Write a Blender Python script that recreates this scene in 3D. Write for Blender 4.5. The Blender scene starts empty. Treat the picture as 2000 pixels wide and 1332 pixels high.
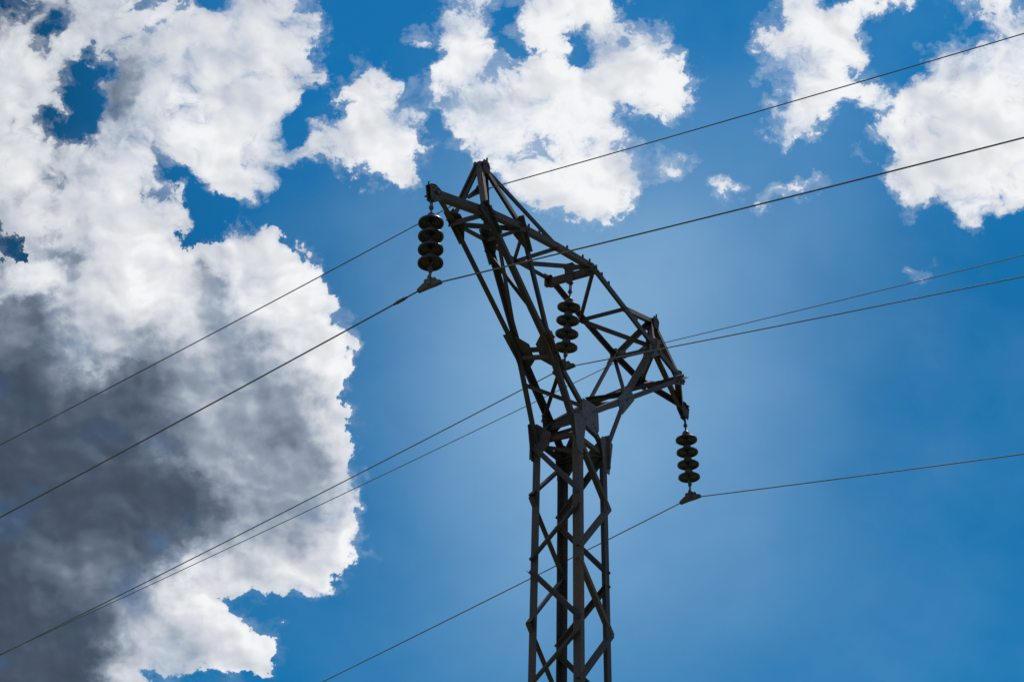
import bpy, bmesh, math, random
import numpy as np
from mathutils import Vector, Matrix, noise as mnoise
random.seed(7)
SC = bpy.context.scene
COL = SC.collection
V = Vector

# ------------------------------------------------------------------ helpers
def link(name, bm, mat, parent=None, loc=None):
    bmesh.ops.recalc_face_normals(bm, faces=bm.faces[:])
    me = bpy.data.meshes.new(name)
    bm.to_mesh(me); bm.free()
    me.materials.append(mat)
    o = bpy.data.objects.new(name, me)
    COL.objects.link(o)
    if parent is not None: o.parent = parent
    if loc is not None: o.location = loc
    return o

def thing(name, label, cat, loc=(0, 0, 0), group=None):
    o = bpy.data.objects.new(name, None)
    o.empty_display_size = 0.2
    COL.objects.link(o)
    o.location = loc
    o['label'] = label; o['category'] = cat
    if group: o['group'] = group
    return o

def prism(bm, pts, d):
    """solid from a closed 3D outline pushed along d"""
    a = [bm.verts.new(p) for p in pts]
    b = [bm.verts.new(V(p) + d) for p in pts]
    bm.faces.new(a); bm.faces.new(b[::-1])
    n = len(a)
    for i in range(n):
        bm.faces.new((a[i], a[(i + 1) % n], b[(i + 1) % n], b[i]))

def tube(bm, pts, r, seg=8, cap=True):
    pts = [V(p) for p in pts]
    rings = []
    for i, p in enumerate(pts):
        t = (pts[min(i + 1, len(pts) - 1)] - pts[max(i - 1, 0)]).normalized()
        h = V((0, 0, 1)) if abs(t.z) < .9 else V((1, 0, 0))
        s = t.cross(h).normalized(); q = s.cross(t)
        rings.append([bm.verts.new(p + (s * math.cos(k * 2 * math.pi / seg) + q * math.sin(k * 2 * math.pi / seg)) * r) for k in range(seg)])
    for i in range(len(rings) - 1):
        for k in range(seg):
            bm.faces.new((rings[i][k], rings[i][(k + 1) % seg], rings[i + 1][(k + 1) % seg], rings[i + 1][k]))
    if cap:
        bm.faces.new(rings[0][::-1]); bm.faces.new(rings[-1])

def lathe(bm, prof, seg=40):
    """profile of (radius, z) turned about z"""
    rings = []
    for r, z in prof:
        if r < 1e-6:
            rings.append([bm.verts.new((0, 0, z))])
        else:
            rings.append([bm.verts.new((r * math.cos(2 * math.pi * k / seg), r * math.sin(2 * math.pi * k / seg), z)) for k in range(seg)])
    for a, b in zip(rings, rings[1:]):
        for k in range(seg):
            k2 = (k + 1) % seg
            if len(a) == 1: bm.faces.new((a[0], b[k], b[k2]))
            elif len(b) == 1: bm.faces.new((a[k], a[k2], b[0]))
            else: bm.faces.new((a[k], a[k2], b[k2], b[k]))

def smooth(o, angle=35):
    me = o.data
    me.shade_smooth()
    try: me.set_sharp_from_angle(angle=math.radians(angle))
    except Exception: pass
    return o

def hexbolt(bm, p, n, r=.0125, h=.010):
    n = V(n).normalized()
    s = n.orthogonal().normalized(); q = n.cross(s)
    prism(bm, [V(p) + (s * math.cos(k * math.pi / 3) + q * math.sin(k * math.pi / 3)) * r for k in range(6)], n * h)

_k = [0]
def jit():
    _k[0] = (_k[0] + 1) % 11
    return .0006 * _k[0]

def angle(bm, p0, p1, n, a=.06, b=None, t=.006, centred=True, flip=1, ext0=0., ext1=0., off=0.):
    """rolled L section from p0 to p1, one flange flat in the plane whose outward normal is n"""
    p0 = V(p0); p1 = V(p1); ax = (p1 - p0).normalized()
    p0 = p0 - ax * ext0; p1 = p1 + ax * ext1
    n = V(n).normalized(); n = (n - ax * n.dot(ax)).normalized()
    u = n.cross(ax).normalized() * flip; v = -n
    b = a if b is None else b
    o = u * (-a / 2 if centred else 0) + v * (off + jit())
    prof = [(0, 0), (a, 0), (a, t), (t * 1.4, t), (t, t * 1.4), (t, b), (0, b)]
    prism(bm, [p0 + o + u * x + v * y for x, y in prof], p1 - p0)

def hull(pts):
    pts = sorted(set((round(x, 5), round(y, 5)) for x, y in pts))
    def half(ps):
        h = []
        for p in ps:
            while len(h) >= 2 and (h[-1][0] - h[-2][0]) * (p[1] - h[-2][1]) - (h[-1][1] - h[-2][1]) * (p[0] - h[-2][0]) <= 0: h.pop()
            h.append(p)
        return h[:-1]
    return half(pts) + half(pts[::-1])

def gusset(bm, P, dirs, n, thick=.008, off=.0065, bolts=True):
    """plate in the face with normal n round joint P, reaching along each (target, reach, half width)"""
    P = V(P); n = V(n).normalized()
    e1 = V((0, 0, 1)).cross(n).normalized(); e2 = n.cross(e1)
    pts = []; spots = []
    for tgt, reach, hw in dirs:
        d = V(tgt) - P
        d = V((d.dot(e1), d.dot(e2))).normalized()
        q = V((-d.y, d.x))
        for s in (-1, 1):
            c = d * reach + q * hw * s
            pts.append((c.x, c.y))
            c = q * hw * s * .8 - d * .02
            pts.append((c.x, c.y))
        k = 2 if reach < .2 else 3
        for i in range(k):
            c = d * (reach - .022 - i * .045)
            spots.append((c.x, c.y))
    base = P - n * (off + jit())
    prism(bm, [base + e1 * x + e2 * y for x, y in hull(pts)], -n * thick)
    if bolts:
        for x, y in spots:
            c = P + e1 * x + e2 * y
            hexbolt(bm, c + n * .001, n)
            hexbolt(bm, base - n * thick + e1 * x + e2 * y, -n)

# ------------------------------------------------------------------ materials
def nodes_of(name):
    m = bpy.data.materials.new(name); m.use_nodes = True
    nt = m.node_tree
    return m, nt, nt.nodes['Principled BSDF']

def mat_metal(name, c1, c2, rust, rough=.55, metal=.25, scale=9., rust_amt=.55):
    m, nt, p = nodes_of(name)
    tc = nt.nodes.new('ShaderNodeTexCoord')
    n1 = nt.nodes.new('ShaderNodeTexNoise'); n1.inputs['Scale'].default_value = scale; n1.inputs['Detail'].default_value = 7
    n1.inputs['Roughness'].default_value = .65
    r1 = nt.nodes.new('ShaderNodeValToRGB')
    r1.color_ramp.elements[0].position = .3; r1.color_ramp.elements[0].color = (*c1, 1)
    r1.color_ramp.elements[1].position = .7; r1.color_ramp.elements[1].color = (*c2, 1)
    n2 = nt.nodes.new('ShaderNodeTexNoise'); n2.inputs['Scale'].default_value = scale * .37; n2.inputs['Detail'].default_value = 9
    r2 = nt.nodes.new('ShaderNodeValToRGB')
    r2.color_ramp.elements[0].position = rust_amt; r2.color_ramp.elements[0].color = (0, 0, 0, 1)
    r2.color_ramp.elements[1].position = rust_amt + .12; r2.color_ramp.elements[1].color = (1, 1, 1, 1)
    mx = nt.nodes.new('ShaderNodeMix'); mx.data_type = 'RGBA'
    mx.inputs['B'].default_value = (*rust, 1)
    L = nt.links.new
    L(tc.outputs['Object'], n1.inputs['Vector']); L(tc.outputs['Object'], n2.inputs['Vector'])
    L(n1.outputs['Fac'], r1.inputs['Fac']); L(n2.outputs['Fac'], r2.inputs['Fac'])
    L(r2.outputs['Color'], mx.inputs['Factor']); L(r1.outputs['Color'], mx.inputs['A'])
    oi = nt.nodes.new('ShaderNodeObjectInfo')                       # bars came from different batches: a little tone from piece to piece
    tone = nt.nodes.new('ShaderNodeMapRange'); tone.inputs['To Min'].default_value = .72; tone.inputs['To Max'].default_value = 1.3
    mul = nt.nodes.new('ShaderNodeVectorMath'); mul.operation = 'SCALE'
    L(oi.outputs['Random'], tone.inputs['Value']); L(mx.outputs['Result'], mul.inputs[0]); L(tone.outputs['Result'], mul.inputs['Scale'])
    L(mul.outputs['Vector'], p.inputs['Base Color'])
    rr = nt.nodes.new('ShaderNodeMapRange')
    rr.inputs['To Min'].default_value = rough - .12; rr.inputs['To Max'].default_value = rough + .2
    L(n1.outputs['Fac'], rr.inputs['Value']); L(rr.outputs['Result'], p.inputs['Roughness'])
    p.inputs['Metallic'].default_value = metal
    p.inputs['Specular IOR Level'].default_value = .3
    bp = nt.nodes.new('ShaderNodeBump'); bp.inputs['Strength'].default_value = .08; bp.inputs['Distance'].default_value = .004
    L(n2.outputs['Fac'], bp.inputs['Height']); L(bp.outputs['Normal'], p.inputs['Normal'])
    return m

STEEL = mat_metal('weathered_steel', (.050, .039, .0375), (.082, .064, .060), (.092, .052, .034), rough=.65, metal=.0, scale=4.)
LIT_PLATE = mat_metal('lit_plate_steel', (.060, .054, .060), (.092, .084, .092), (.065, .045, .036), rough=.6, metal=.0, scale=6)  # same steel on front-facing plates, reflection of bright clouds put into a lighter colour
FIT = mat_metal('fitting_steel', (.055, .045, .040), (.10, .084, .075), (.08, .048, .030), rough=.45, metal=.3, scale=12)
WIRE = mat_metal('aged_wire', (.15, .14, .14), (.23, .215, .21), (.13, .10, .08), rough=.55, metal=.2, scale=2)
CONC = mat_metal('concrete', (.25, .24, .22), (.38, .36, .33), (.2, .19, .17), rough=.8, metal=0, scale=6)

PORC, nt, p = nodes_of('brown_porcelain')
n = nt.nodes.new('ShaderNodeTexNoise'); n.inputs['Scale'].default_value = 18; n.inputs['Detail'].default_value = 6
r = nt.nodes.new('ShaderNodeValToRGB')
r.color_ramp.elements[0].position = .35; r.color_ramp.elements[0].color = (.007, .0050, .0055, 1)
r.color_ramp.elements[1].position = .75; r.color_ramp.elements[1].color = (.016, .011, .011, 1)
nt.links.new(n.outputs['Fac'], r.inputs['Fac']); nt.links.new(r.outputs['Color'], p.inputs['Base Color'])
p.inputs['Roughness'].default_value = .42
p.inputs['Specular IOR Level'].default_value = .35
p.inputs['Coat Weight'].default_value = .12; p.inputs['Coat Roughness'].default_value = .12

GRASS, nt, p = nodes_of('dry_meadow')
n = nt.nodes.new('ShaderNodeTexNoise'); n.inputs['Scale'].default_value = .6; n.inputs['Detail'].default_value = 12
tc = nt.nodes.new('ShaderNodeTexCoord')
r = nt.nodes.new('ShaderNodeValToRGB')
r.color_ramp.elements[0].position = .35; r.color_ramp.elements[0].color = (.045, .065, .022, 1)
r.color_ramp.elements[1].position = .7; r.color_ramp.elements[1].color = (.14, .13, .06, 1)
nt.links.new(tc.outputs['Object'], n.inputs['Vector'])
nt.links.new(n.outputs['Fac'], r.inputs['Fac']); nt.links.new(r.outputs['Color'], p.inputs['Base Color'])
p.inputs['Roughness'].default_value = .9

# ------------------------------------------------------------------ ground
def ground_z(x, y):
    d = max(0., y - 6.)
    return -.24 * d * d / (d + 12.) if d < 160 else -.24 * 160 * 160 / 172. - .02 * (d - 160)
bm = bmesh.new()
bmesh.ops.create_grid(bm, x_segments=120, y_segments=120, size=900)
for v in bm.verts:
    v.co.z = ground_z(v.co.x, v.co.y) + .35 * mnoise.noise(v.co * .03) * min(1, v.co.length / 60)
g = smooth(link('ground', bm, GRASS), 180); g['kind'] = 'structure'

# ------------------------------------------------------------------ pylon
# Joints measured in metres: x along the cross-arm, y along the line, z up.
J = {
 'N1': (-2.123, .247, 14.069), 'N3': (-2.181, -.247, 14.029), "N1'": (2.165, .247, 14.085), "N3'": (2.262, -.247, 14.065),
 'N2': (-1.425, .256, 14.205), 'N4': (-1.480, -.256, 14.195), "N2'": (1.501, .256, 14.144), "N4'": (1.570, -.256, 14.176),
 'Mb': (-.747, .281, 14.300), 'Mf': (-.770, -.281, 14.315), "Mb'": (.755, .281, 14.288), "Mf'": (.764, -.281, 14.299),
 'Cb': (.015, .287, 14.437), 'Cf': (.011, -.287, 14.444),
 'P': (-1.935, 0, 14.758), "P'": (2.000, 0, 14.746), 'T': (-2.900, 0, 13.965), "T'": (2.830, 0, 13.967),
 'K1': (-.776, .226, 13.154), 'K2': (-.764, -.226, 13.075), "K1'": (.800, .226, 13.225), "K2'": (.855, -.226, 13.205),
 'Vb': (-.040, .253, 12.625), 'Vf': (-.050, -.253, 12.650)}
J = {k: V(v) for k, v in J.items()}
TAPER = .01037
def leg_pt(n, z):
    sx, sy = {'A': (-1, 1), 'B': (1, 1), 'C': (-1, -1), 'D': (1, -1)}[n]
    w = TAPER * (12.352 - z)
    return V(((.3055 + w) * sx, (.2726 + w) * sy, z))
LEGTOP = {'A': 12.50, 'B': 12.44, 'C': 12.60, 'D': 12.46}
for n in 'ABCD':
    J[n] = leg_pt(n, 12.36)

PY = thing('lattice_pylon', 'dark rusty steel lattice pylon with an arched two-peaked cross-arm carrying the wires', 'pylon')
def member(name, p0, p1, nrm, a, label=None, mat=STEEL, **kw):
    bm = bmesh.new(); angle(bm, p0, p1, nrm, a, **kw)
    o = link(name, bm, mat, PY)
    if label: o['label'] = label
    return o
YB, YF, XL, XR = V((0, 1, 0)), V((0, -1, 0)), V((-1, 0, 0)), V((1, 0, 0))

# four corner legs, L sections with the heel outward
for n in 'ABCD':
    sx, sy = {'A': (-1, 1), 'B': (1, 1), 'C': (-1, -1), 'D': (1, -1)}[n]
    bm = bmesh.new()
    p0, p1 = leg_pt(n, -.35), leg_pt(n, LEGTOP[n])
    u, v = V((-sx, 0, 0)), V((0, -sy, 0)); a, t = .085, .008
    prism(bm, [p0 + u * x + v * y for x, y in ((0, 0), (a, 0), (a, t), (t * 1.3, t), (t, t * 1.3), (t, a), (0, a))], p1 - p0)
    link('leg', bm, STEEL, PY)
    bm = bmesh.new()
    q = leg_pt(n, 0)
    s = .24
    for (h0, h1, s0, s1) in ((-.6, .18, s, s), (.18, .24, s, s * .8)):
        lo = [V((q.x + i * s0, q.y + j * s0, h0)) for i, j in ((-1, -1), (1, -1), (1, 1), (-1, 1))]
        hi = [V((q.x + i * s1, q.y + j * s1, h1)) for i, j in ((-1, -1), (1, -1), (1, 1), (-1, 1))]
        A = [bm.verts.new(x) for x in lo]; B = [bm.verts.new(x) for x in hi]
        bm.faces.new(A[::-1]); bm.faces.new(B)
        for i in range(4): bm.faces.new((A[i], A[(i + 1) % 4], B[(i + 1) % 4], B[i]))
    link('footing', bm, CONC, PY)

# zig-zag lacing of the mast; ends of the two outer faces stick out past the corner leg
LACE = {
 'AC': (XL, [('A', 12.28, 'C', 11.666), ('C', 11.534, 'A', 10.992), ('A', 10.885, 'C', 10.279), ('C', 10.165, 'A', 9.62)]),
 'AB': (YB, [('B', 12.275, 'A', 11.735), ('A', 11.631, 'B', 11.075), ('B', 10.99, 'A', 10.334), ('A', 10.246, 'B', 9.656)]),
 'CD': (YF, [('C', 12.30, 'D', 11.744), ('D', 11.662, 'C', 11.039), ('C', 10.938, 'D', 10.364), ('D', 10.265, 'C', 9.62)]),
 'BD': (XR, [('D', 12.30, 'B', 11.681), ('B', 11.588, 'D', 10.957), ('D', 10.828, 'B', 10.26), ('B', 10.177, 'D', 9.535)])}
low = bmesh.new()
for key, (nrm, segs) in LACE.items():
    for a, za, b, zb in segs:
        pa, pb = leg_pt(a, za), leg_pt(b, zb)
        ex = {'A': .080, 'D': .080, 'B': .03, 'C': .0}
        if key == 'AC': ex = {'A': .0, 'C': .0}
        if key == 'BD': ex = {'B': .02, 'D': .01}
        off = -.007 if key in ('AB', 'CD') else .009
        if key == 'AC':
            member('lacing_bar', pa, pb, XR, .055, b=.05, off=.004, t=.006, flip=-1 if pb.y < pa.y else 1)
            continue
        member('lacing_bar', pa, pb, nrm, .055, off=off, ext0=ex[a], ext1=ex[b], t=.006, flip=(1 if nrm in (XL, YF) else -1))
    z = segs[-1][3] - .1; cur = segs[-1][2]; other = {key[0]: key[1], key[1]: key[0]}
    while z > .9:
        z2 = z - .6
        angle(low, leg_pt(cur, z), leg_pt(other[cur], z2), nrm, .055, off=-.007 if key in ('AB', 'CD') else .009, ext0=.04, ext1=.04)
        z = z2 - .1; cur = other[cur]
link('lower_lacing', low, STEEL, PY)

# head: the two frames (back y>0, front y<0)
def frame(sfx, n1, n2, m, c, k, v, leg, T, P, nrm):
    a = lambda name: J[name]
    f = 1 if nrm.y < 0 else -1
    cw = 1. if nrm.y < 0 else .76
    member('crossarm_chord', a(n1), a(n2), nrm, .070 * cw, flip=f, ext0=.05, ext1=.03)
    member('crossarm_chord', a(n2), a(m), nrm, .066 * cw, flip=f, ext0=.03, ext1=.03)
    member('crossarm_chord', a(m), a(c), nrm, .066 * cw, flip=f, ext0=.03, ext1=.03)
    member('crossarm_chord', a(T), a(n1), nrm, .082 if nrm.y < 0 else .054, flip=f, ext0=.02, ext1=.05, off=.008)
    s = 1 if a(n1).x < 0 else -1
    member('fork_strut', a(n1), a(k), nrm, .057, flip=f * s, ext0=.04)
    member('fork_strut', a(n2), a(k), nrm, .057, flip=-f * s, ext0=.04, off=.008)
    member('fork_strut', a(k), a(leg), nrm, .060, flip=f * s, ext1=.05)
    member('fork_strut', a(k), a(v), nrm, .066, flip=-f * s, ext1=.03, off=.008)
    member('waist_strut', a(v), a(leg), nrm, .060, flip=f * s, off=.016)
    # peak
    cap = a(P) + V((0, nrm.y * .035, 0))
    member('peak_strut', cap + V((-.035 * s, 0, 0)), a(n1), nrm, .062, flip=f, ext0=.03, off=.01)
    if nrm.y > 0: member('splice_plate', cap + V((-.035 * s, 0, 0)), (cap + V((-.035 * s, 0, 0))).lerp(a(n1), .62), nrm, .105, b=.02, flip=f, off=.002)
    member('peak_strut', cap + V((.035 * s, 0, 0)), a(n2), nrm, .058, flip=-f, ext0=.03, off=.01)
    if nrm.y < 0:
        pass
        member('peak_strut', cap + V((.04 * s, 0, 0)), a(m), nrm, .050, flip=-f, ext0=.02, off=.016)
        member('arm_tie', a(T) + V((0, -.02, -.03)), a(n2), nrm, .050, flip=-f, off=.02)
for args in (('b', 'N1', 'N2', 'Mb', 'Cb', 'K1', 'Vb', 'A', 'T', 'P', YB), ('f', 'N3', 'N4', 'Mf', 'Cf', 'K2', 'Vf', 'C', 'T', 'P', YF),
             ('b', "N1'", "N2'", "Mb'", 'Cb', "K1'", 'Vb', 'B', "T'", "P'", YB), ('f', "N3'", "N4'", "Mf'", 'Cf', "K2'", 'Vf', 'D', "T'", "P'", YF)):
    frame(*args)

# lattice across the arm (lies roughly flat) and across the fork
UP = V((0, 0, 1))
for a, b, w in (('N1', 'N3', .06), ('N1', 'N4', .06), ('N2', 'N4', .045), ('Mb', 'N4', .04), ('Mb', 'Mf', .05), ('Mb', 'Cf', .055), ('N2', 'Mf', .0),
                ("N1'", "N3'", .055), ("N1'", "N4'", .05), ("N2'", "N4'", .06), ("Mb'", "N4'", .06), ("Mb'", "Mf'", .05), ("Mb'", 'Cf', .045)):
    if w: member('cross_brace', J[a], J[b], UP, w, off=.01)
member('fork_brace', J['N3'] + V((.06, 0, -.06)), J['K1'], XL, .050, off=.02)
member('fork_brace', J['N2'] + V((.04, 0, -.1)), J['K2'] + V((0, 0, .15)), XR, .042, off=.02)
member('fork_brace', J["N3'"], J["K1'"], XR, .045, off=.02)
member('fork_brace', J["N2'"], J["K2'"], XL, .045, off=.02)
for k1, k2, nrm in (('K1', 'K2', XL), ("K1'", "K2'", XR)):
    for dz in (.045, -.045):
        member('fork_brace', J[k1] + V((0, 0, dz)), J[k2] + V((0, 0, dz)), nrm, .042, off=.01)
member('fork_brace', J['K1'].lerp(J['A'], .36), J['Vf'] + V((-.16, 0, .02)), XR, .045, off=.0, flip=-1)
member('fork_brace', J['K2'].lerp(J['Vf'], .25), J['Vb'] + V((-.03, 0, .06)), XR, .050, off=.02)
member('fork_brace', J["K1'"].lerp(J['B'], .3), J['D'] + V((0, 0, .05)), XR, .045, off=-.006)
member('fork_brace', J["K2'"].lerp(J['Vf'], .2), J['Vb'] + V((.05, 0, .05)), XL, .050, off=.02)
member('waist_strut', J['Vb'], J['Vf'], UP, .075, off=.01)
member('waist_strut', J['Vb'] + V((.02, 0, -.09)), J['Vf'] + V((.02, 0, -.09)), UP, .045, off=.01)
for a, b, nrm, dz in (('A', 'C', XL, -.02), ('B', 'D', XR, -.03), ('A', 'B', YB, -.04), ('C', 'D', YF, -.05), ('A', 'D', UP, -.03)):
    member('waist_strut', J[a] + V((0, 0, dz)), J[b] + V((0, 0, dz)), nrm, .045, off=.02)
# crossbeam that carries the middle string
bm = bmesh.new()
p0, p1 = J['Cb'] + V((-.028, .03, -.012)), J['Cf'] + V((-.028, -.03, -.012))
prism(bm, [p0 + V((x, 0, z)) for x, z in ((0, 0), (.055, 0), (.055, -.007), (.007, -.007), (.007, -.073), (.055, -.073), (.055, -.08), (0, -.08))], p1 - p0)
link('hanger_beam', bm, STEEL, PY)
bm = bmesh.new()
c = (J['Cb'] + J['Cf']) / 2
prism(bm, [c + V((-.034, y, z)) for y, z in ((-.055, .055), (.055, .055), (.050, -.10), (.030, -.15), (-.030, -.15), (-.050, -.10))], V((-.010, 0, 0)))
prism(bm, [c + V((x, y, .052)) for x, y in ((-.10, -.075), (.06, -.075), (.06, .075), (-.10, .075))], V((0, 0, .010)))
prism(bm, [c + V((x, -.012, z)) for x, z in ((-.034, -.150), (-.034, -.085), (.02, -.085), (.02, -.150))], V((0, .024, 0)))
for y in (-.03, .03): hexbolt(bm, c + V((-.044, y, -.04)), XL, .012, .012)
link('hanger_plate', bm, STEEL, PY)

# gusset plates
def plate(name, jn, nrm, dirs, mat=STEEL, **kw):
    bm = bmesh.new()
    gusset(bm, J[jn], [((J[t] if isinstance(t, str) else V(t)), r_, h_) for t, r_, h_ in dirs], nrm, **kw)
    return link('gusset_plate', bm, mat, PY)
plate('g', 'N1', YB, [('N2', .12, .035), ('K1', .22, .035), ('T', .08, .035), ('P', .16, .03)])
plate('g', 'N3', YF, [('N4', .13, .04), ('K2', .24, .035), ('T', .14, .04), ('P', .09, .03)])
plate('g', 'N2', YB, [('N1', .08, .035), ('K1', .26, .035), ('Mb', .10, .035), ('P', .12, .03)])
plate('g', 'N4', YF, [('N3', .10, .035), ('K2', .22, .035), ('Mf', .12, .035), ('P', .08, .03)])
plate('g', "N1'", YB, [("N2'", .12, .035), ("K1'", .14, .035), ("T'", .13, .03), ("P'", .12, .03)])
plate('g', "N3'", YF, [("N4'", .16, .035), ("K2'", .20, .035), ("T'", .08, .03), ("P'", .10, .03)], LIT_PLATE)
plate('g', "N2'", YB, [("N1'", .10, .035), ("K1'", .09, .03), ("Mb'", .09, .03), ("P'", .14, .03)])
plate('g', "N4'", YF, [("N3'", .13, .04), ("K2'", .20, .035), ("Mf'", .12, .035), ("P'", .14, .035)], LIT_PLATE)
plate('g', 'K1', YB, [('N1', .22, .03), ('N2', .22, .03), ('A', .20, .03), ('Vb', .18, .03)])
plate('g', 'K2', YF, [('N3', .20, .03), ('N4', .20, .03), ('C', .20, .03), ('Vf', .18, .03)])
plate('g', "K1'", YB, [("N1'", .15, .03), ("N2'", .15, .03), ('B', .14, .03), ('Vb', .14, .03)])
plate('g', "K2'", YF, [("N3'", .22, .04), ("N4'", .20, .045), ('D', .22, .05), ('Vf', .16, .05)], LIT_PLATE, off=-.010)
plate('g', 'Vb', YB, [("K1'", .14, .04), ('K1', .15, .04), ('A', .14, .03), ('B', .14, .03)])
plate('g', 'Vf', YF, [("K2'", .21, .05), ('K2', .18, .04), ('C', .18, .04), ('D', .24, .05)], LIT_PLATE, off=-.010)
for n, top, nrm, m in (('A', 'K1', YB, STEEL), ('B', "K1'", YB, STEEL), ('C', 'K2', YF, LIT_PLATE), ('D', "K2'", YF, LIT_PLATE)):
    P0 = J[n]
    inner = {'A': 'Vb', 'B': 'Vb', 'C': 'Vf', 'D': 'Vf'}[n]
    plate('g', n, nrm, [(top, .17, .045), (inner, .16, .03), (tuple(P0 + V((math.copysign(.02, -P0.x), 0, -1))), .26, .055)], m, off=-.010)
for n, nrm in (('A', XL), ('B', XR), ('D', XR)):
    o = {'A': 'C', 'B': 'D', 'D': 'B'}[n]
    plate('g', n, nrm, [(tuple(J[n] + V((0, 0, 1))), .17, .04), (tuple(J[n] + V((0, 0, -1))), .22, .05), (tuple(J[n].lerp(J[o], .5) + V((0, 0, -.04))), .20, .07)], STEEL, off=-.004)
plate('g', 'Cb', YB, [('Mb', .10, .035), ("Mb'", .12, .035), (tuple(J['Cb'] - UP), .10, .03)])
plate('g', 'Cf', YF, [('Mf', .14, .035), ("Mf'", .16, .035)])
# plates in the sloping cross faces of the fork and flat in the arm
def cross_n(a, b, c, sgn):
    n = (J[b] - J[a]).cross(J[c] - J[a]).normalized()
    return n if n.x * sgn > 0 else -n
nL = cross_n('N1', 'N3', 'K1', -1); nLi = cross_n('N2', 'N4', 'K2', -1)
nR = cross_n("N1'", "N3'", "K1'", -1); nRi = cross_n("N2'", "N4'", "K2'", -1)
for jn, mate, down, up, n_ in (('N1', 'N3', 'K1', 'P', nL), ('N3', 'N1', 'K2', 'P', nL), ('N2', 'N4', 'K1', 'P', nLi), ('N4', 'N2', 'K2', 'P', nLi),
                               ("N1'", "N3'", "K1'", "P'", nR), ("N3'", "N1'", "K2'", "P'", nR), ("N2'", "N4'", "K1'", "P'", nRi), ("N4'", "N2'", "K2'", "P'", nRi)):
    tp = tuple(J[jn] - (J[down] - J[jn]))
    big = .27 if jn[-1] != "'" else .17
    plate('g', jn, n_, [(mate, .15, .05), (down, big, .030), (tp, .12, .03)], STEEL, off=-.006)
for jn, mate, up in (('K1', 'K2', 'N1'), ('K2', 'K1', 'N3')):
    plate('g', jn, nL, [(mate, .19, .10), (up, .24, .05), (tuple(J[jn] - (J[up] - J[jn])), .24, .03)], STEEL, off=-.006)
plate('g', 'Vb', XL, [('Vf', .16, .05), (tuple(J['Vb'] + UP), .05, .06), (tuple(J['Vb'] - UP), .12, .06)], STEEL)
plate('g', 'B', XL, [(tuple(J['B'] + V((0, -1, -.1))), .17, .07), (tuple(J['B'] + UP), .06, .06), (tuple(J['B'] - UP), .26, .045)], STEEL)
# splice angles bolted on the front fork strut, in the plate colour lightened for sky reflection
for a, b, f0, f1 in (('N4', 'K2', .84, 1.0), ('K2', 'Vf', 0.02, .14)):
    bm = bmesh.new()
    p0, p1 = J[a].lerp(J[b], f0), J[a].lerp(J[b], f1)
    angle(bm, p0, p1, YF, .085, off=-.014, t=.008, flip=-1)
    for i in range(3):
        hexbolt(bm, p0.lerp(p1, .2 + .3 * i) + V((0, -.014, 0)), YF, .014, .012)
    link('splice_plate', bm, LIT_PLATE, PY)
# little clip angles and bolts standing up from the front chord
for a, b, f in (('N4', 'Mf', .15), ('N4', 'Mf', .45), ('Mf', 'Cf', .25), ('Mf', 'Cf', .7), ('Mf', 'Cf', .9), ('Cf', "Mf'", .1), ('Cf', "Mf'", .28), ('Cf', "Mf'", .5), ("Mf'", "N4'", .4)):
    p0 = J[a].lerp(J[b], f) + V((0, .01, .022))
    bm = bmesh.new(); hexbolt(bm, p0, UP, .012, .045)
    link('chord_bolt', bm, STEEL, PY)

# peak caps with the earth-wire hangers
def peak(P):
    c = J[P]
    bm = bmesh.new()
    for y in (-.06, .05):
        prism(bm, [c + V((x, y, z)) for x, z in ((-.075, .0), (-.05, .045), (.05, .045), (.075, .0), (.05, -.10), (-.05, -.10))], V((0, .010, 0)))
    prism(bm, [c + V((x, y, .012)) for x, y in ((-.05, -.05), (.05, -.05), (.05, .05), (-.05, .05))], V((0, 0, .012)))
    for y in (-.062, .062):
        for x in (-.035, .035): hexbolt(bm, c + V((x, y, .0)), V((0, y, 0)))
    hexbolt(bm, c + V((.02, -.05, .045)), UP, .010, .05)
    link('peak_cap', bm, STEEL, PY)
peak('P'); peak("P'")
def tip(T):
    c = J[T]; s = math.copysign(1, c.x)
    bm = bmesh.new()
    for y in (-.030, .021):
        prism(bm, [c + V((s * x, y, z)) for x, z in ((-.20, .055), (-.02, .075), (.07, .03), (.055, -.04), (.035, -.125), (-.035, -.125), (-.14, -.05))], V((0, .009, 0)))
    prism(bm, [c + V((s * x, -.030, z)) for x, z in ((-.12, .058), (-.02, .070), (.05, .046), (.045, .034), (-.02, .058), (-.12, .046))], V((0, .060, 0)))
    for x, z in ((-.12, .02), (-.05, .03), (.02, .02)):
        hexbolt(bm, c + V((s * x, -.030, z)), YF); hexbolt(bm, c + V((s * x, .030, z)), YB)
    hexbolt(bm, c + V((s * .06, 0, .04)), UP, .008, .03)
    tube(bm, [c + V((0, -.05, -.10)), c + V((0, .05, -.10))], .010)
    link('arm_tip_bracket', bm, STEEL, PY)
tip('T'); tip("T'")

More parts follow.
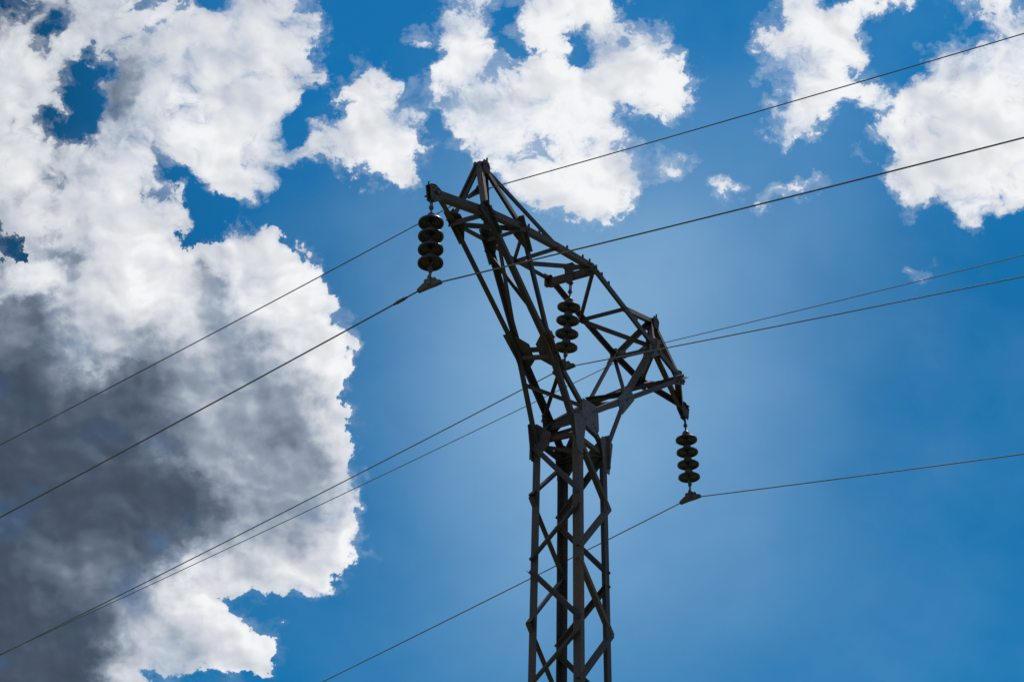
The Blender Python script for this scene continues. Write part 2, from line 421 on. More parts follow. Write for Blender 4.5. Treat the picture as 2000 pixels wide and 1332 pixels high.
# ------------------------------------------------------------------ wires
EARTH = [dict(at=V((-1.935, .02, 14.466)), sl=-.2598, sr=-.0019, P='P'), dict(at=V((2.004, .04, 14.440)), sl=-.2466, sr=-.0045, P="P'")]
COND = [dict(at=V((-2.987, -.0695, 12.841)), sl=-.2802, sr=-.0265, hang=J['T'] + V((0, 0, -.10))),
        dict(at=V((.012, .079, 13.298)), sl=-.2753, sr=-.0496, hang=V((.012, 0, 14.44 - .13))),
        dict(at=V((2.83, -.0517, 12.831)), sl=-.2897, sr=-.0811, hang=J["T'"] + V((0, 0, -.10)))]
def span(w):
    a = w['at']; pts = []
    ds = [58, 48, 40, 33, 27, 22, 18, 14.5, 11.5, 9, 7, 5.5, 4.2, 3.2, 2.4, 1.7, 1.1, .6, .3, .12]
    for d in ds: pts.append(a + V((0, d, w['sl'] * d + .0015 * d * d)))
    pts.append(a + V((0, 0, .002)))
    for d in ds[::-1]:
        pts.append(a + V((0, -d, w['sr'] * d + .0015 * d * d)))
    return pts
def wire(name, w, rad, label, cat, group):
    bm = bmesh.new(); tube(bm, span(w), rad, 10)
    o = smooth(link(name, bm, WIRE))
    o['label'] = label; o['category'] = cat; o['group'] = group
    return o
GE, GC = 'earth wires over the peaks', 'conductors under the insulator strings'
wire('earth_wire', EARTH[0], .0060, 'uppermost thin dark wire, clamped under the left peak of the pylon', 'wire', GE)
wire('earth_wire', EARTH[1], .0048, 'thin wire clamped under the right peak of the pylon, close above the middle conductor', 'wire', GE)
w1 = wire('conductor_wire', COND[0], .0078, 'dark wire with a small sleeve, clamped under the insulator string of the left arm tip', 'wire', GC)
wire('conductor_wire', COND[1], .0062, 'dark wire clamped below the middle insulator string, passing inside the pylon head', 'wire', GC)
wire('conductor_wire', COND[2], .0066, 'lowest dark wire, clamped below the insulator string at the right arm tip', 'wire', GC)
bm = bmesh.new()
pp = [COND[0]['at'] + V((0, d, COND[0]['sl'] * d)) for d in (.26, .29, .38, .41)]
tube(bm, pp[1:3], .017, 10); tube(bm, [pp[0], pp[1]], .012, 10); tube(bm, [pp[2], pp[3]], .012, 10)
smooth(link('sleeve', bm, FIT, w1))

# earth-wire clamps: hanger strap from the cap down to a small boat clamp
for w in EARTH:
    c = J[w['P']]; a = w['at']
    bm = bmesh.new()
    top = c + V((0, 0, -.06)); bot = a + V((0, 0, .035))
    prism(bm, [top + V((-.02, -.006, 0)), top + V((.02, -.006, 0)), bot + V((.02, -.006, 0)), bot + V((-.02, -.006, 0))], V((0, .012, 0)))
    prof = [(.14, .14 * w['sl'] - .012), (.14, .14 * w['sl'] + .012), (.05, .025), (.02, .055), (-.02, .055), (-.05, .025), (-.11, .012), (-.11, -.012), (-.03, -.022), (.05, -.030)]
    prism(bm, [a + V((-.016, y, z)) for y, z in prof], V((.032, 0, 0)))
    for y in (-.03, .03): hexbolt(bm, a + V((0, y, .04)), UP, .009, .03)
    link('earth_wire_clamp', bm, FIT, PY)

# ------------------------------------------------------------------ insulator strings
def disc_mesh():
    bm = bmesh.new()
    prof = [(.0, -.010), (.030, -.010), (.040, -.006), (.048, -.014), (.056, -.015), (.064, -.007), (.076, -.006), (.084, -.016), (.092, -.016), (.100, -.009),
            (.110, -.026), (.120, -.028), (.1265, -.022), (.1280, -.010), (.1260, .002), (.106, .010), (.080, .014), (.056, .017), (.0, .018)]
    lathe(bm, prof, 48)
    me_o = smooth(link('insulator_disc', bm, PORC), 60)
    bm = bmesh.new()
    lathe(bm, [(.0, .014), (.057, .014), (.058, .026), (.051, .052), (.042, .078), (.034, .096), (.026, .102), (.0, .104)], 32)
    lathe(bm, [(.0, -.060), (.012, -.060), (.014, -.016), (.0, -.014)], 16)
    cap = smooth(link('cap', bm, FIT, me_o), 40)
    return me_o, cap
PD, PC = disc_mesh()
used = [False]
def string(w, label):
    H, B = w['hang'], w['at']
    ax = (H - B).normalized(); L = (H - B).length
    st = thing('insulator_string', label, 'insulator', H, 'insulator strings hanging from the cross-arm')
    rot = UP.rotation_difference(ax).to_matrix().to_4x4()
    T = lambda d: Matrix.Translation(-ax * d) @ rot
    # shackle and link on top
    bm = bmesh.new()
    e = [(.017 * math.sin(t), -.052 - .05 * math.cos(t)) for t in [i * 2 * math.pi / 16 for i in range(17)]]
    tube(bm, [(x, 0, -(-z) if False else z) for x, z in e], .0075, 8, cap=False)
    tube(bm, [(0, -.030, -.004), (0, .030, -.004)], .010)
    lathe(bm, [(0, -.085), (.020, -.090), (.026, -.108), (.020, -.126), (.010, -.132), (.009, -.190), (0, -.192)], 16)
    o = smooth(link('shackle', bm, FIT, st)); o.matrix_local = rot
    n = 4; d0, dd = .285, .160
    for i in range(n):
        if not used[0]:
            d, c = PD, PC; used[0] = True
        else:
            d = PD.copy(); COL.objects.link(d)
            c = PC.copy(); COL.objects.link(c); c.parent = d
        d.parent = st
        d.matrix_local = T(d0 + i * dd) @ Matrix.Rotation(.7 * i, 4, 'Z')
    # bottom socket and suspension clamp
    dl = d0 + 3 * dd
    bm = bmesh.new()
    m = T(0)
    lathe(bm, [(0, -dl - .045), (.020, -dl - .050), (.024, -dl - .075), (.019, -dl - .10), (.022, -dl - .115), (.012, -dl - .13), (.010, -L + .07), (0, -L + .068)], 16)
    tube(bm, [(.024, -.02, -dl - .09), (.03, .02, -dl - .115)], .005)
    o = smooth(link('socket_fitting', bm, FIT, st)); o.matrix_local = rot
    bm = bmesh.new()
    b = B - H
    prof = [(.135, .135 * w['sl'] - .014), (.135, .135 * w['sl'] + .010), (.075, .018), (.05, .030), (.045, .060), (-.04, .060), (-.05, .030), (-.085, .024), (-.125, .014), (-.125, -.012), (-.05, -.026), (.03, -.034)]
    prism(bm, [b + V((-.024, y, z)) for y, z in prof], V((.048, 0, 0)))
    for s in (-1, 1):
        prism(bm, [b + V((s * .026, y, z)) for y, z in ((-.022, -.01), (.022, -.01), (.016, .075), (0, .10), (-.016, .075))], V((s * .007, 0, 0)))
        for y in (-.055, .055): hexbolt(bm, b + V((s * .012, y, .02)), UP, .010, .04)
    tube(bm, [b + V((-.036, 0, .075)), b + V((.036, 0, .075))], .009)
    o = link('suspension_clamp', bm, FIT, st)
    return st
string(COND[0], 'brown four-disc insulator string hanging from the left arm tip, looking the largest')
string(COND[1], 'brown four-disc insulator string hanging inside the pylon head from the middle crossbeam')
string(COND[2], 'brown four-disc insulator string hanging from the right arm tip, lowest of the strings')

# ------------------------------------------------------------------ camera
cam = bpy.data.cameras.new('camera'); co = bpy.data.objects.new('camera', cam); COL.objects.link(co)
CP = V((-20.585, -11.0927, 1.6))
F = V((.77173953, .44298293, .4562721)); R = V((.49291539, -.87000833, .01095081)); U = V((-.40181155, -.21645237, .88977292))
co.matrix_world = Matrix(((R.x, U.x, -F.x, CP.x), (R.y, U.y, -F.y, CP.y), (R.z, U.z, -F.z, CP.z), (0, 0, 0, 1)))
cam.sensor_width = 36; cam.lens = 85.694; cam.clip_end = 5000; cam.clip_start = .1
SC.camera = co

# ------------------------------------------------------------------ sun
SUN_EL = math.radians(57)
fh = V((F.x, F.y, 0)).normalized(); rh = V((fh.y, -fh.x, 0))
ph = math.radians(27)
sh = fh * math.cos(ph) + rh * math.sin(ph)
sd = V((sh.x * math.cos(SUN_EL), sh.y * math.cos(SUN_EL), math.sin(SUN_EL)))
sun = bpy.data.lights.new('sun', 'SUN'); sun.energy = 3.6; sun.angle = math.radians(.53); sun.color = (1, .95, .87)
so = bpy.data.objects.new('sun', sun); COL.objects.link(so)
so.rotation_euler = sd.to_track_quat('Z', 'Y').to_euler()

# ------------------------------------------------------------------ sky
W = bpy.data.worlds.new('World'); SC.world = W; W.use_nodes = True
nt = W.node_tree; nt.nodes.clear(); LK = nt.links.new
def N(t, **kw):
    n_ = nt.nodes.new(t)
    for k_, v_ in kw.items(): setattr(n_, k_, v_)
    return n_
def put(s, v_):
    if hasattr(v_, 'is_output') or isinstance(v_, bpy.types.NodeSocket): LK(v_, s)
    else: s.default_value = v_
def M(op, a, b=None, c=None, clamp=False):
    n_ = N('ShaderNodeMath', operation=op, use_clamp=clamp)
    put(n_.inputs[0], a)
    if b is not None: put(n_.inputs[1], b)
    if c is not None: put(n_.inputs[2], c)
    return n_.outputs[0]
def VM(op, a, b=None, scale=None):
    n_ = N('ShaderNodeVectorMath', operation=op)
    put(n_.inputs[0], a)
    if b is not None: put(n_.inputs[1], b)
    if scale is not None: put(n_.inputs['Scale'], scale)
    return n_.outputs['Value'] if op in ('DOT_PRODUCT', 'LENGTH') else n_.outputs['Vector']
def SS(x, lo, hi, a=0., b=1.):
    n_ = N('ShaderNodeMapRange', interpolation_type='SMOOTHSTEP')
    put(n_.inputs['Value'], x)
    put(n_.inputs['From Min'], lo); put(n_.inputs['From Max'], hi); put(n_.inputs['To Min'], a); put(n_.inputs['To Max'], b)
    return n_.outputs['Result']
def NO(vec, scale, detail, rough=.55, lac=2.0, color=False):
    n_ = N('ShaderNodeTexNoise', noise_dimensions='3D')
    put(n_.inputs['Vector'], vec); n_.inputs['Scale'].default_value = scale
    n_.inputs['Detail'].default_value = detail; n_.inputs['Roughness'].default_value = rough; n_.inputs['Lacunarity'].default_value = lac
    return n_.outputs['Color'] if color else n_.outputs['Fac']
def MIXC(f, a, b):
    n_ = N('ShaderNodeMix', data_type='RGBA'); n_.clamp_factor = True
    put(n_.inputs['Factor'], f); put(n_.inputs['A'], a); put(n_.inputs['B'], b)
    return n_.outputs['Result']
def COMB(x, y, z=0.):
    n_ = N('ShaderNodeCombineXYZ'); put(n_.inputs[0], x); put(n_.inputs[1], y); put(n_.inputs[2], z)
    return n_.outputs[0]

STR = .1
tc = N('ShaderNodeTexCoord')
D = tc.outputs['Generated']
# chart of the sky: a tangent plane touching the sky dome 27 degrees up, past the pylon
SF, SR, SU = F.copy(), R.copy(), U.copy()
df = M('MAXIMUM', VM('DOT_PRODUCT', D, tuple(SF)), .05)
px = M('MULTIPLY_ADD', M('DIVIDE', VM('DOT_PRODUCT', D, tuple(SR)), df), 4.76077, 1.0)
py = M('MULTIPLY_ADD', M('DIVIDE', VM('DOT_PRODUCT', D, tuple(SU)), df), -4.76077, .666)
P2 = COMB(px, py, 0.)

# cloud outlines in sky-chart units (thousandths), painted in order onto a coarse density table
CLOUDS = [
 (1.0, '0,0 620,0 622,46 617,77 614,103 640,121 637,142 614,168 580,190 560,215 557,284 540,330 525,345 516,368 500,400 490,397 464,389 418,366 382,338 348,322 300,312 285,322 300,345 318,353 340,343 352,345 355,380 350,420 362,440 345,465 325,475 340,500 346,512 365,500 380,487 400,492 412,503 425,495 440,480 432,465 450,457 470,455 490,460 516,478 524,446 542,443 562,464 568,477 588,485 601,503 629,534 655,560 668,580 655,606 658,621 666,642 660,673 671,693 689,699 691,706 668,719 676,737 672,753 681,766 679,781 694,784 695,791 684,802 689,825 675,856 688,874 682,879 694,897 695,951 700,990 694,1034 702,1072 720,1075 717,1092 686,1098 660,1092 657,1126 648,1142 624,1170 593,1179 555,1175 490,1165 439,1157 415,1155 426,1175 441,1183 467,1196 477,1224 490,1232 500,1227 524,1235 531,1268 537,1275 525,1316 450,1309 375,1311 349,1320 300,1305 270,1310 258,1400 -100,1400 -100,-40 620,-40'),
 (1.0, '653,175 671,168 684,152 702,134 722,137 743,142 756,132 787,147 771,157 777,175 789,196 800,212 836,227 808,243 820,268 838,286 828,317 820,343 813,368 769,371 748,356 697,332 650,327 604,330 570,330 540,330 545,290 590,290 610,275 630,245 645,215 640,190'),
 (1.0, '870,-20 865,40 853,62 862,75 860,100 867,130 855,160 843,172 850,190 862,215 866,235 880,262 870,285 905,300 945,310 960,340 1000,370 1040,395 1065,420 1095,425 1120,412 1150,432 1180,438 1205,415 1245,405 1258,380 1252,350 1240,320 1245,300 1228,284 1233,248 1238,232 1272,243 1290,253 1303,232 1342,230 1352,206 1360,181 1362,155 1336,134 1318,103 1316,77 1290,57 1259,41 1238,26 1213,0 1213,-20'),
 (1.0, '1507,-20 1512,26 1523,57 1502,80 1499,103 1505,150 1520,158 1561,150 1561,168 1530,181 1528,201 1551,204 1536,237 1507,266 1517,286 1574,299 1600,273 1597,240 1618,227 1623,196 1639,165 1639,139 1665,121 1711,113 1711,98 1690,85 1670,64 1703,59 1732,31 1781,13 1794,-20 1672,-20 1652,13 1623,20 1613,8 1603,-20'),
 (1.0, '1922,-20 1956,-20 1964,8 2000,26 2050,40 2050,380 1995,394 1961,412 1935,405 1917,423 1897,425 1845,402 1783,405 1732,387 1724,358 1732,317 1739,307 1724,281 1708,250 1742,232 1745,201 1781,191 1801,181 1804,150 1822,144 1830,152 1840,150 1845,124 1814,98 1776,92 1809,83 1863,65 1872,90 1881,72 1890,95 1928,85 1923,64 1946,52 1930,34 1915,13'),
 (-.25, '290,320 350,325 385,345 420,372 470,402 505,405 530,385 560,347 600,347 625,400 610,475 585,470 565,450 540,432 520,440 505,452 470,447 440,462 400,485 365,492 348,478 368,440 360,380 352,343 318,347'),
 (0.47, '800,150 835,160 852,200 840,232 820,215 805,190'), (0.87, '1255,300 1310,283 1315,310 1345,345 1320,362 1290,372 1262,350'),
 (0.89, '1340,292 1385,268 1378,290 1382,306 1350,303'), (0.95, '1417,290 1447,280 1442,302 1423,302'),
 (0.75, '1458,50 1500,55 1508,90 1490,122 1478,120 1470,80'), (0.95, '1640,165 1700,163 1715,185 1727,212 1700,214 1650,192'),
 (0.72, '1815,32 1852,38 1842,58'), (0.84, '1636,299 1668,270 1686,272 1662,298'), (0.87, '1660,302 1700,288 1692,314 1668,320'),
 (0.72, '1866,-10 1915,-10 1920,35 1890,62 1868,55'), (1.04, '1374,362 1400,355 1433,360 1427,382 1400,398 1380,392'),
 (1.06, '1500,360 1525,348 1562,350 1590,368 1592,387 1545,378 1508,378'), (0.80, '1476,402 1490,380 1508,374 1503,410 1484,422'),
 (0.80, '1738,528 1760,524 1778,531 1812,524 1814,539 1770,547'), (0.80, '773,84 790,73 797,86'), (0.87, '791,60 815,57 837,50 835,82 810,90 798,75'),
 (0.52, '674,105 700,98 737,118 730,124 690,114'), (0.72, '500,400 515,405 480,430 474,456 464,455 468,428'), (0.72, '360,425 376,430 372,455 358,450'),
 # gaps
 (.06, '64,44 85,36 119,34 129,44 126,64 108,77 103,88 77,119 67,108 64,77'), (.05, '-10,-10 77,-10 72,12 50,22 26,24 -10,50'),
 (-.06, '103,155 129,144 134,114 144,119 165,103 181,95 212,111 204,144 196,165 204,186 201,206 214,227 204,248 204,261 181,263 168,273 165,292 144,292 108,276 77,286 67,273 80,253 72,227 90,219 111,222 119,201 116,181'),
 (.50, '129,144 160,140 195,150 185,178 150,190 130,180'), (.10, '374,-10 449,-10 439,39 402,36 374,28'), (.25, '253,-10 274,-10 274,16 255,14'),
 (.28, '320,-10 357,-10 352,26 330,20'), (.30, '189,3 221,6 216,42 203,32'), (.35, '326,38 344,43 340,65'), (.28, '119,6 135,8 133,47 118,42'),
 (.58, '420,138 462,163 462,197 440,182'), (.60, '444,258 480,250 470,272'), (.48, '222,266 242,285 264,312 250,319 233,296'), (.30, '590,50 608,62 612,88 598,77'),
 (-.35, '620,168 642,185 642,240 612,250 600,287 558,287 563,255 570,235 560,215 580,190'),
 (.15, '86,341 107,341 104,364 89,366'), (.28, '127,386 145,388 141,400 129,400'), (-.35, '-10,444 21,455 58,455 60,483 31,496 14,493 -10,468'),
 (.25, '280,372 301,373 320,402 311,417 287,396'), (.64, '700,163 727,158 752,195 746,222 718,202'), (.55, '604,319 642,272 638,292 615,320'), (-.35, '830,238 866,235 884,266 838,272'),
 (.40, '893,32 903,3 990,-10 1045,-10 1037,40 1042,60 1030,85 1062,110 1040,127 1008,118 983,107 958,72 928,52'), (-.35, '955,25 1000,3 1003,30 982,52 955,62'),
 (-.35, '1030,86 1062,98 1037,114 990,118 983,104'), (.45, '1088,43 1162,43 1167,80 1100,92'), (-.35, '1089,90 1122,75 1157,55 1142,103 1145,141 1115,147 1089,134'),
 (.20, '1205,44 1237,46 1232,74 1208,70'), (.14, '1268,90 1292,88 1297,110 1270,116'), (.40, '1153,128 1174,128 1174,150 1156,147'), (.30, '1160,6 1174,8 1172,24 1160,24'),
 (-.35, '1216,194 1228,205 1250,198 1272,214 1252,237 1238,232 1220,222'), (.70, '1535,70 1560,80 1592,120 1580,147 1543,132'), (.50, '1918,248 1942,250 1938,270 1920,270'),
 (.30, '1755,282 1780,282 1777,304 1758,302'), (.28, '1941,333 1977,333 1987,350 1955,367 1943,360'), (.20, '1985,363 2010,366 2010,382 1988,382')]
# how bright each part of the cloud is (thick bases grey, thin rims white)
SHADES = [
 (.95, '150,500 300,430 330,520 320,600 240,640 150,620 135,560'), (.95, '-100,488 60,483 110,498 134,535 128,550 60,552 -100,547'), (.86, '480,690 600,700 640,735 560,740 500,720'),
 (.95, '400,490 540,440 640,530 670,620 640,680 560,705 500,655 440,600 400,530'),
 (.45, '200,110 235,105 262,120 255,165 270,190 272,225 255,245 225,250 205,215 200,165'), (.70, '258,90 310,90 320,125 290,140 265,135'), (.68, '325,145 365,150 365,172 335,168'),
 (.60, '155,335 205,330 215,365 200,390 170,375'), (.72, '-100,395 40,400 60,430 20,445 -100,440'), (.36, '62,465 90,460 120,480 145,500 172,485 172,510 150,540 132,545 115,510 100,490 62,485'),
 (.40, '-100,497 20,500 28,525 10,530 -100,525'), (.55, '240,715 260,690 330,655 400,690 470,690 560,690 600,720 640,760 650,820 640,900 640,960 640,1020 600,1060 560,1100 520,1090 450,1100 400,1090 330,1120 300,1150 270,1180 235,1190 120,1190 120,700'),
 (.34, '-100,557 60,556 95,560 90,590 125,598 138,625 125,640 110,690 120,720 -100,720'), (.46, '-100,640 40,642 48,690 -100,695'), (.76, '150,545 190,535 230,550 230,590 180,610 155,590'),
 (.42, '355,545 385,538 412,545 420,575 445,600 465,615 470,650 425,660 400,640 370,615 345,590'), (.40, '425,645 470,640 505,660 500,690 460,675'),
 (.24, '-100,700 60,712 120,708 170,732 215,722 240,718 330,737 345,775 335,805 300,815 270,825 250,850 280,880 330,900 360,930 400,945 420,965 440,985 440,1010 400,1040 350,1075 310,1110 270,1150 215,1180 235,1220 235,1260 205,1300 190,1400 -100,1400'),
 (.13, '-100,705 40,725 120,790 220,850 270,910 300,960 250,1010 120,1000 40,1040 -100,1060'), (.15, '300,925 420,958 432,1010 345,1062 285,1005'), (.11, '-100,1190 60,1180 190,1210 195,1290 170,1400 -100,1400'),
 (.88, '433,880 470,880 505,890 510,915 480,928 440,915'), (.66, '350,800 375,790 390,830 420,870 430,905 390,900 360,865'), (.42, '270,830 350,820 390,860 360,880 300,870'),
 (.40, '485,830 560,800 580,840 550,860 500,855'), (.60, '565,735 630,735 635,770 600,790 570,775'), (.68, '125,634 245,634 265,675 225,690 205,705 190,690 150,660'), (.75, '190,675 215,680 215,705 190,705'),
 (.85, '312,630 412,630 415,650 390,655 320,640'), (.50, '240,640 300,640 310,670 270,690'), (.74, '300,570 370,560 385,590 350,610 310,600'), (.35, '50,1060 100,1030 150,1040 200,1080 250,1090 270,1120 200,1160 130,1165 80,1150 60,1100'),
 (.70, '460,1010 600,1010 640,1040 600,1090 520,1110 450,1090'), (.84, '440,1105 520,1112 640,1080 660,1120 620,1180 540,1180 430,1160'), (.90, '320,1160 360,1150 420,1160 445,1190 470,1200 500,1230 535,1240 540,1320 450,1310 430,1260 390,1230 340,1235 320,1200'),
 (.66, '345,1225 400,1215 440,1260 400,1290 340,1270'), (.55, '215,1180 300,1160 320,1200 320,1250 270,1260 240,1230'), (.80, '215,1345 240,1290 300,1270 360,1285 380,1320 300,1310 260,1345'),
 (.92, '297,575 340,590 400,620 417,650 370,657 310,632'), (.86, '518,928 552,933 562,966 528,972'), (.92, '613,848 652,858 642,888 608,882'),
 (.97, '625,560 672,575 663,670 695,700 690,790 695,900 702,990 722,1075 655,1130 600,1180 560,1172 640,1100 662,1040 657,900 652,800 642,700 625,640'), (.78, '597,645 640,640 645,670 615,680')]

def poly(t): return [tuple(float(q) / 1000 for q in w_.split(',')) for w_ in t.split()]
SUBN = 3
def paint(shapes, start, blur, x0g, x1g, nx, ys_c):
    """rasterise the outlines, soften them and sample them at nx columns and the given rows"""
    d = .0075
    X, Y = np.meshgrid(np.arange(x0g - .15, x1g + .15, d), np.arange(-.15, 1.49, d))
    g_ = start(X)
    for val, txt in shapes:
        pts = poly(txt); ins = np.zeros(X.shape, bool)
        for (x0, y0), (x1, y1) in zip(pts, pts[1:] + pts[:1]):
            if y0 != y1: ins ^= ((y0 <= Y) != (y1 <= Y)) & (X < x0 + (Y - y0) * (x1 - x0) / (y1 - y0))
        g_[ins] = val
    sg_ = blur / d; r_ = int(3 * sg_) + 1
    ker = np.exp(-.5 * (np.arange(-r_, r_ + 1) / sg_) ** 2); ker /= ker.sum()
    for ax_ in (0, 1):
        pad = np.pad(g_, [(r_, r_) if k == ax_ else (0, 0) for k in (0, 1)], mode='edge')
        g_ = sum(ker[k] * np.take(pad, np.arange(k, k + g_.shape[ax_]), axis=ax_) for k in range(2 * r_ + 1))
    ix = np.clip(((np.linspace(x0g, x1g, nx) - x0g + .15) / d).round().astype(int), 0, g_.shape[1] - 1)
    iy = np.clip(((np.array(ys_c) + .15) / d).round().astype(int), 0, g_.shape[0] - 1)
    return g_[np.ix_(iy, ix)].tolist()
UP_H, LO_H, UP_N, LO_N = .0212, .0309, 27, 25
UP_END = UP_H * (UP_N - 1)
ROWS = [UP_H * j for j in range(UP_N)] + [UP_END + LO_H * (j + 1) for j in range(LO_N)]
SEGS = [(0., 2 / 3), (2 / 3, 4 / 3), (4 / 3, 2.)]
LSEG = (0., .80)
br0 = lambda x: .86 + .12 * np.clip((x - .3) / .5, 0, 1)
tabs = [(paint(CLOUDS, lambda x: x * 0., .013, a_, b_, 32, ROWS[:UP_N]), paint(SHADES, br0, .015, a_, b_, 32, ROWS[:UP_N])) for a_, b_ in SEGS]
ltab = (paint(CLOUDS, lambda x: x * 0., .011, LSEG[0], LSEG[1], 32, ROWS[UP_N:]), paint(SHADES, br0, .026, LSEG[0], LSEG[1], 32, ROWS[UP_N:]))

# warp the chart a little so that nothing follows the table's cells
w1_ = VM('SCALE', VM('SUBTRACT', NO(P2, 7., 3, .5, color=True), (.5, .5, .5)), scale=.13)
w2_ = VM('SCALE', VM('SUBTRACT', NO(P2, 24., 6, .65, color=True), (.5, .5, .5)), scale=.095)
PW = VM('ADD', P2, VM('ADD', w1_, w2_))
sep = N('ShaderNodeSeparateXYZ'); LK(PW, sep.inputs[0])
fu = sep.outputs[0]
fv = M('ADD', M('DIVIDE', M('MINIMUM', M('MAXIMUM', sep.outputs[1], 0.), UP_END), UP_H),
       M('DIVIDE', M('MINIMUM', M('MAXIMUM', M('SUBTRACT', sep.outputs[1], UP_END), 0.), LO_H * LO_N), LO_H))
def ramp(fac, cv, bv):
    rp = N('ShaderNodeValToRGB'); cr_ = rp.color_ramp; cr_.interpolation = 'LINEAR'
    while len(cr_.elements) < 32: cr_.elements.new(.5)
    cr_.elements.foreach_set('position', [i / 31 for i in range(32)])
    cr_.elements.foreach_set('color', [q for c_, b_ in zip(cv, bv) for q in (c_, b_, 0, 1)])
    LK(fac, rp.inputs['Fac'])
    return rp.outputs['Color']
after = lambda acc_, v_: v_ if acc_ is None else M('MULTIPLY_ADD', acc_, 1e-9, v_)   # one row after the other keeps the shader small
acc = None
segsel = [M('LESS_THAN', fu, SEGS[1][0]), M('MULTIPLY', M('LESS_THAN', fu, SEGS[2][0]), M('GREATER_THAN', fu, SEGS[1][0])), M('GREATER_THAN', fu, SEGS[2][0])]
lfac = M('DIVIDE', fu, LSEG[1])
for j in range(UP_N + LO_N):
    wj = SS(M('ABSOLUTE', M('SUBTRACT', after(acc, fv), float(j))), 0., 1., 1., 0.)
    if j < UP_N:
        for q in range(3):
            t_ = VM('SCALE', ramp(after(acc, M('DIVIDE', M('SUBTRACT', fu, SEGS[q][0]), 2 / 3)), tabs[q][0][j], tabs[q][1][j]), scale=M('MULTIPLY', wj, segsel[q]))
            acc = t_ if acc is None else VM('ADD', acc, t_)
    else:
        k = j - UP_N
        t_ = VM('SCALE', ramp(after(acc, lfac), ltab[0][k], ltab[1][k]), scale=wj)
        acc = VM('ADD', acc, t_)
sp = N('ShaderNodeSeparateXYZ'); LK(acc, sp.inputs[0])
cov, bri = sp.outputs[0], sp.outputs[1]
vei = None                            # thin high veil, brightest behind the pylon
for cx, cy, sx, sy, a_ in ((1.08, .62, .33, .34, .35), (1.04, 1.02, .32, .34, .18), (1.38, .48, .24, .30, .14), (1.34, .95, .42, .42, .12), (1.60, .33, .2, .22, .07), (.93, .42, .18, .14, .05), (1.5, 1.1, .5, .4, .05)):
    q_ = VM('DIVIDE', VM('SUBTRACT', P2, (cx, cy, 0.)), (sx, sy, 1.))
    g_ = M('MULTIPLY', M('POWER', 2.718, M('MULTIPLY', VM('DOT_PRODUCT', q_, q_), -1.)), a_)
    vei = g_ if vei is None else M('ADD', vei, g_)
cov0 = cov
cov = M('ADD', M('MULTIPLY_ADD', M('SUBTRACT', cov, .5), 2.2, .42), SS(cov0, .02, .22, -1.3, 0.))
# beyond the chart the sky goes on with scattered cumulus
inside = M('MULTIPLY', M('MULTIPLY', SS(px, -.35, -.08), SS(px, 2.08, 2.35, 1., 0.)), M('MULTIPLY', SS(py, -.3, -.06), SS(py, 1.39, 1.6, 1., 0.)))
inside = M('MULTIPLY', inside, SS(VM('DOT_PRODUCT', D, tuple(SF)), .5, .7))
far = NO(D, 3.2, 4, .5)
cov = M('ADD', M('MULTIPLY', cov, inside), M('MULTIPLY', SS(far, .42, .62), M('SUBTRACT', 1., inside)))
bri = M('ADD', M('MULTIPLY', bri, inside), M('MULTIPLY', SS(far, .75, .5, .55, .95), M('SUBTRACT', 1., inside)))

# fine structure: warped fractals; the same field sampled again towards the sun gives the relief
PN0 = VM('ADD', COMB(px, M('MULTIPLY', py, 1.12), 0.), VM('SCALE', w1_, scale=.6))
w3_ = VM('SCALE', VM('SUBTRACT', NO(PN0, 9., 5, .55, color=True), (.5, .5, .5)), scale=.10)
PN = VM('ADD', PN0, w3_)
det = NO(PN, 7.5, 9, .60, 2.1)
fine = NO(PN, 34., 6, .64)
lump = NO(PN0, 10., 6, .50, 2.1)
lump1 = NO(PN0, 10., 4, .45, 2.1)
mid = NO(VM('ADD', PN, (3.1, 1.7, 4.)), 4.2, 4, .45)
sm1 = NO(PN0, 6.5, 3, .45, 2.1)
sm2 = NO(VM('ADD', PN0, (.016, -.022, 0.)), 6.5, 3, .45, 2.1)
# the big cumulus on the left is compact, the clouds above are torn
compact = M('MULTIPLY', SS(px, .80, .62), SS(py, .36, .50))
loose = M('SUBTRACT', 1., compact)
shape = M('ADD', M('MULTIPLY', det, loose), M('MULTIPLY', lump, compact))
field = M('ADD', cov, M('MULTIPLY', M('SUBTRACT', shape, .5), M('ADD', 6.5, M('MULTIPLY', compact, -3.3))))
field = M('ADD', field, M('MULTIPLY', M('SUBTRACT', fine, .5), M('ADD', 2.6, M('MULTIPLY', compact, -2.1))))
thick = M('MULTIPLY', M('MAXIMUM', M('SUBTRACT', field, .40), 0.), M('ADD', 1.9, M('MULTIPLY', compact, 3.0)))
thick = M('MULTIPLY', thick, SS(NO(PN0, 5., 2, .5), .36, .62, .42, 1.7))      # some edges firm, others thinning out
thin = M('MULTIPLY', M('MAXIMUM', M('ADD', M('MULTIPLY_ADD', cov0, 1.5, -.25), M('MULTIPLY', M('SUBTRACT', det, .5), 3.2)), 0.), SS(cov0, .01, .2, 0., .45))   # thin frayed veil round the torn clouds
thick = M('ADD', thick, M('MULTIPLY', thin, M('MULTIPLY_ADD', compact, -.7, 1.)))
alpha = M('SUBTRACT', 1., M('POWER', 2.718, M('MULTIPLY', thick, -1.)))
relief = M('SUBTRACT', sm1, sm2)
edge = SS(field, .50, .85, 1., 0.)
bri = M('ADD', M('MULTIPLY', M('POWER', bri, 1.28), .97), .035)
calm = M('MULTIPLY_ADD', bri, .45, .55)
lump2 = NO(VM('ADD', PN0, (.007, -.010, 0.)), 10., 4, .45, 2.1)
ridge = M('MULTIPLY', M('SUBTRACT', lump1, lump2), M('MULTIPLY_ADD', compact, .45, .15))
b1 = M('MULTIPLY', M('SUBTRACT', mid, .53), .42)
b1 = M('ADD', b1, M('MULTIPLY', relief, 1.1))
b1 = M('ADD', b1, ridge)
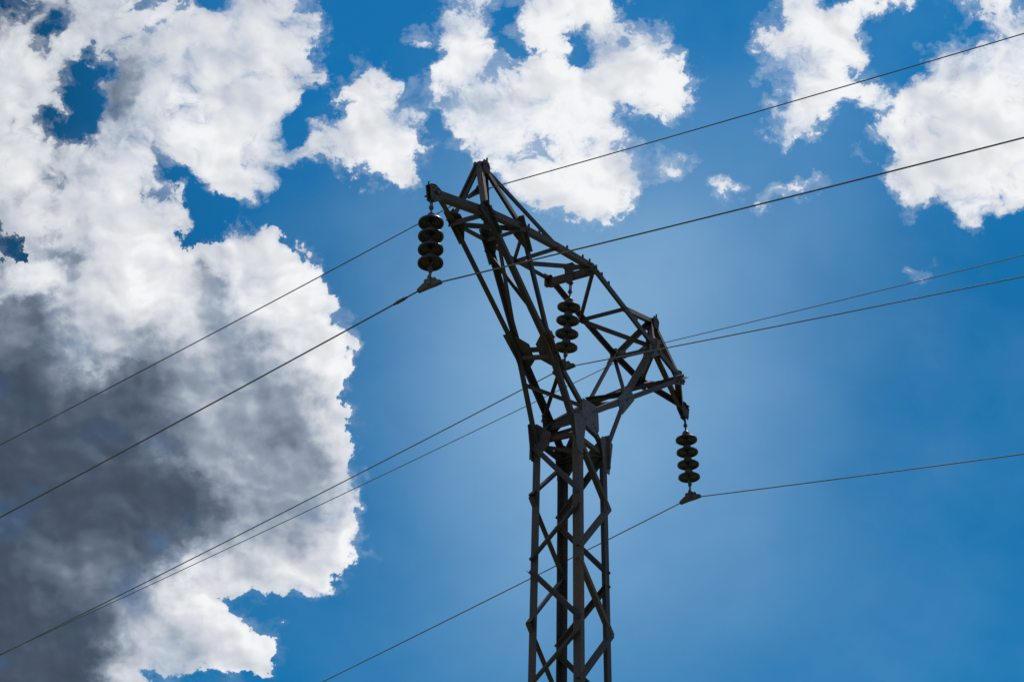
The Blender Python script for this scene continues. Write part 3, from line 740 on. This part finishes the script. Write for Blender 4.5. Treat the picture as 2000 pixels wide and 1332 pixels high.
b1 = M('ADD', bri, M('MULTIPLY', b1, calm))
b1 = M('ADD', b1, M('MULTIPLY', edge, .12), clamp=True)
cr_n = N('ShaderNodeValToRGB'); cr = cr_n.color_ramp; cr.interpolation = 'LINEAR'
stops = [(0., (.050, .066, .096)), (.14, (.066, .092, .138)), (.30, (.118, .155, .215)), (.52, (.29, .345, .43)), (.72, (.58, .62, .68)), (.90, (.78, .80, .83)), (1., (.91, .92, .93))]
while len(cr.elements) < len(stops): cr.elements.new(.5)
for e_, (p_, c_) in zip(cr.elements, stops): e_.position = p_
for e_, (p_, c_) in zip(cr.elements, stops): e_.color = (*c_, 1)
LK(b1, cr_n.inputs['Fac'])
cloudc = VM('SCALE', cr_n.outputs['Color'], scale=1 / STR)

sky = N('ShaderNodeTexSky', sky_type='NISHITA', sun_disc=False)
sky.sun_elevation = SUN_EL; sky.sun_rotation = math.atan2(sd.x, sd.y)
sky.air_density = 1.0; sky.dust_density = .2; sky.ozone_density = 2.0
base = VM('MULTIPLY', sky.outputs['Color'], (.040, .455, .665))
# the blue is deepest far from the sun (left) and clearest in the upper middle
deep = M('MULTIPLY', SS(px, -.08, .50, .36, 1.), SS(py, .10, .62, 1.24, 1.))
deep = M('ADD', M('MULTIPLY', M('ADD', M('MULTIPLY', deep, SS(py, .95, .45)), SS(py, .45, .95)), inside), M('SUBTRACT', 1., inside))
base = VM('SCALE', base, scale=deep)
cir = M('MULTIPLY', M('SUBTRACT', NO(PN, 3.2, 7, .5), .5), .22)
vv = M('MULTIPLY', M('MAXIMUM', M('ADD', vei, cir), 0.), inside)
base = MIXC(vv, base, (.43 / STR, .67 / STR, .90 / STR, 1))
final = MIXC(alpha, base, cloudc)
bg = N('ShaderNodeBackground'); LK(final, bg.inputs['Color']); bg.inputs['Strength'].default_value = STR
out = N('ShaderNodeOutputWorld'); LK(bg.outputs[0], out.inputs['Surface'])
W.cycles.sampling_method = 'MANUAL'; W.cycles.sample_map_resolution = 512

# ------------------------------------------------------------------ render settings
SC.view_settings.view_transform = 'Standard'; SC.view_settings.look = 'None'
SC.view_settings.exposure = 0; SC.view_settings.gamma = 1
SC.render.engine = 'CYCLES'
SC.cycles.use_denoising = False
SC.cycles.max_bounces = 6
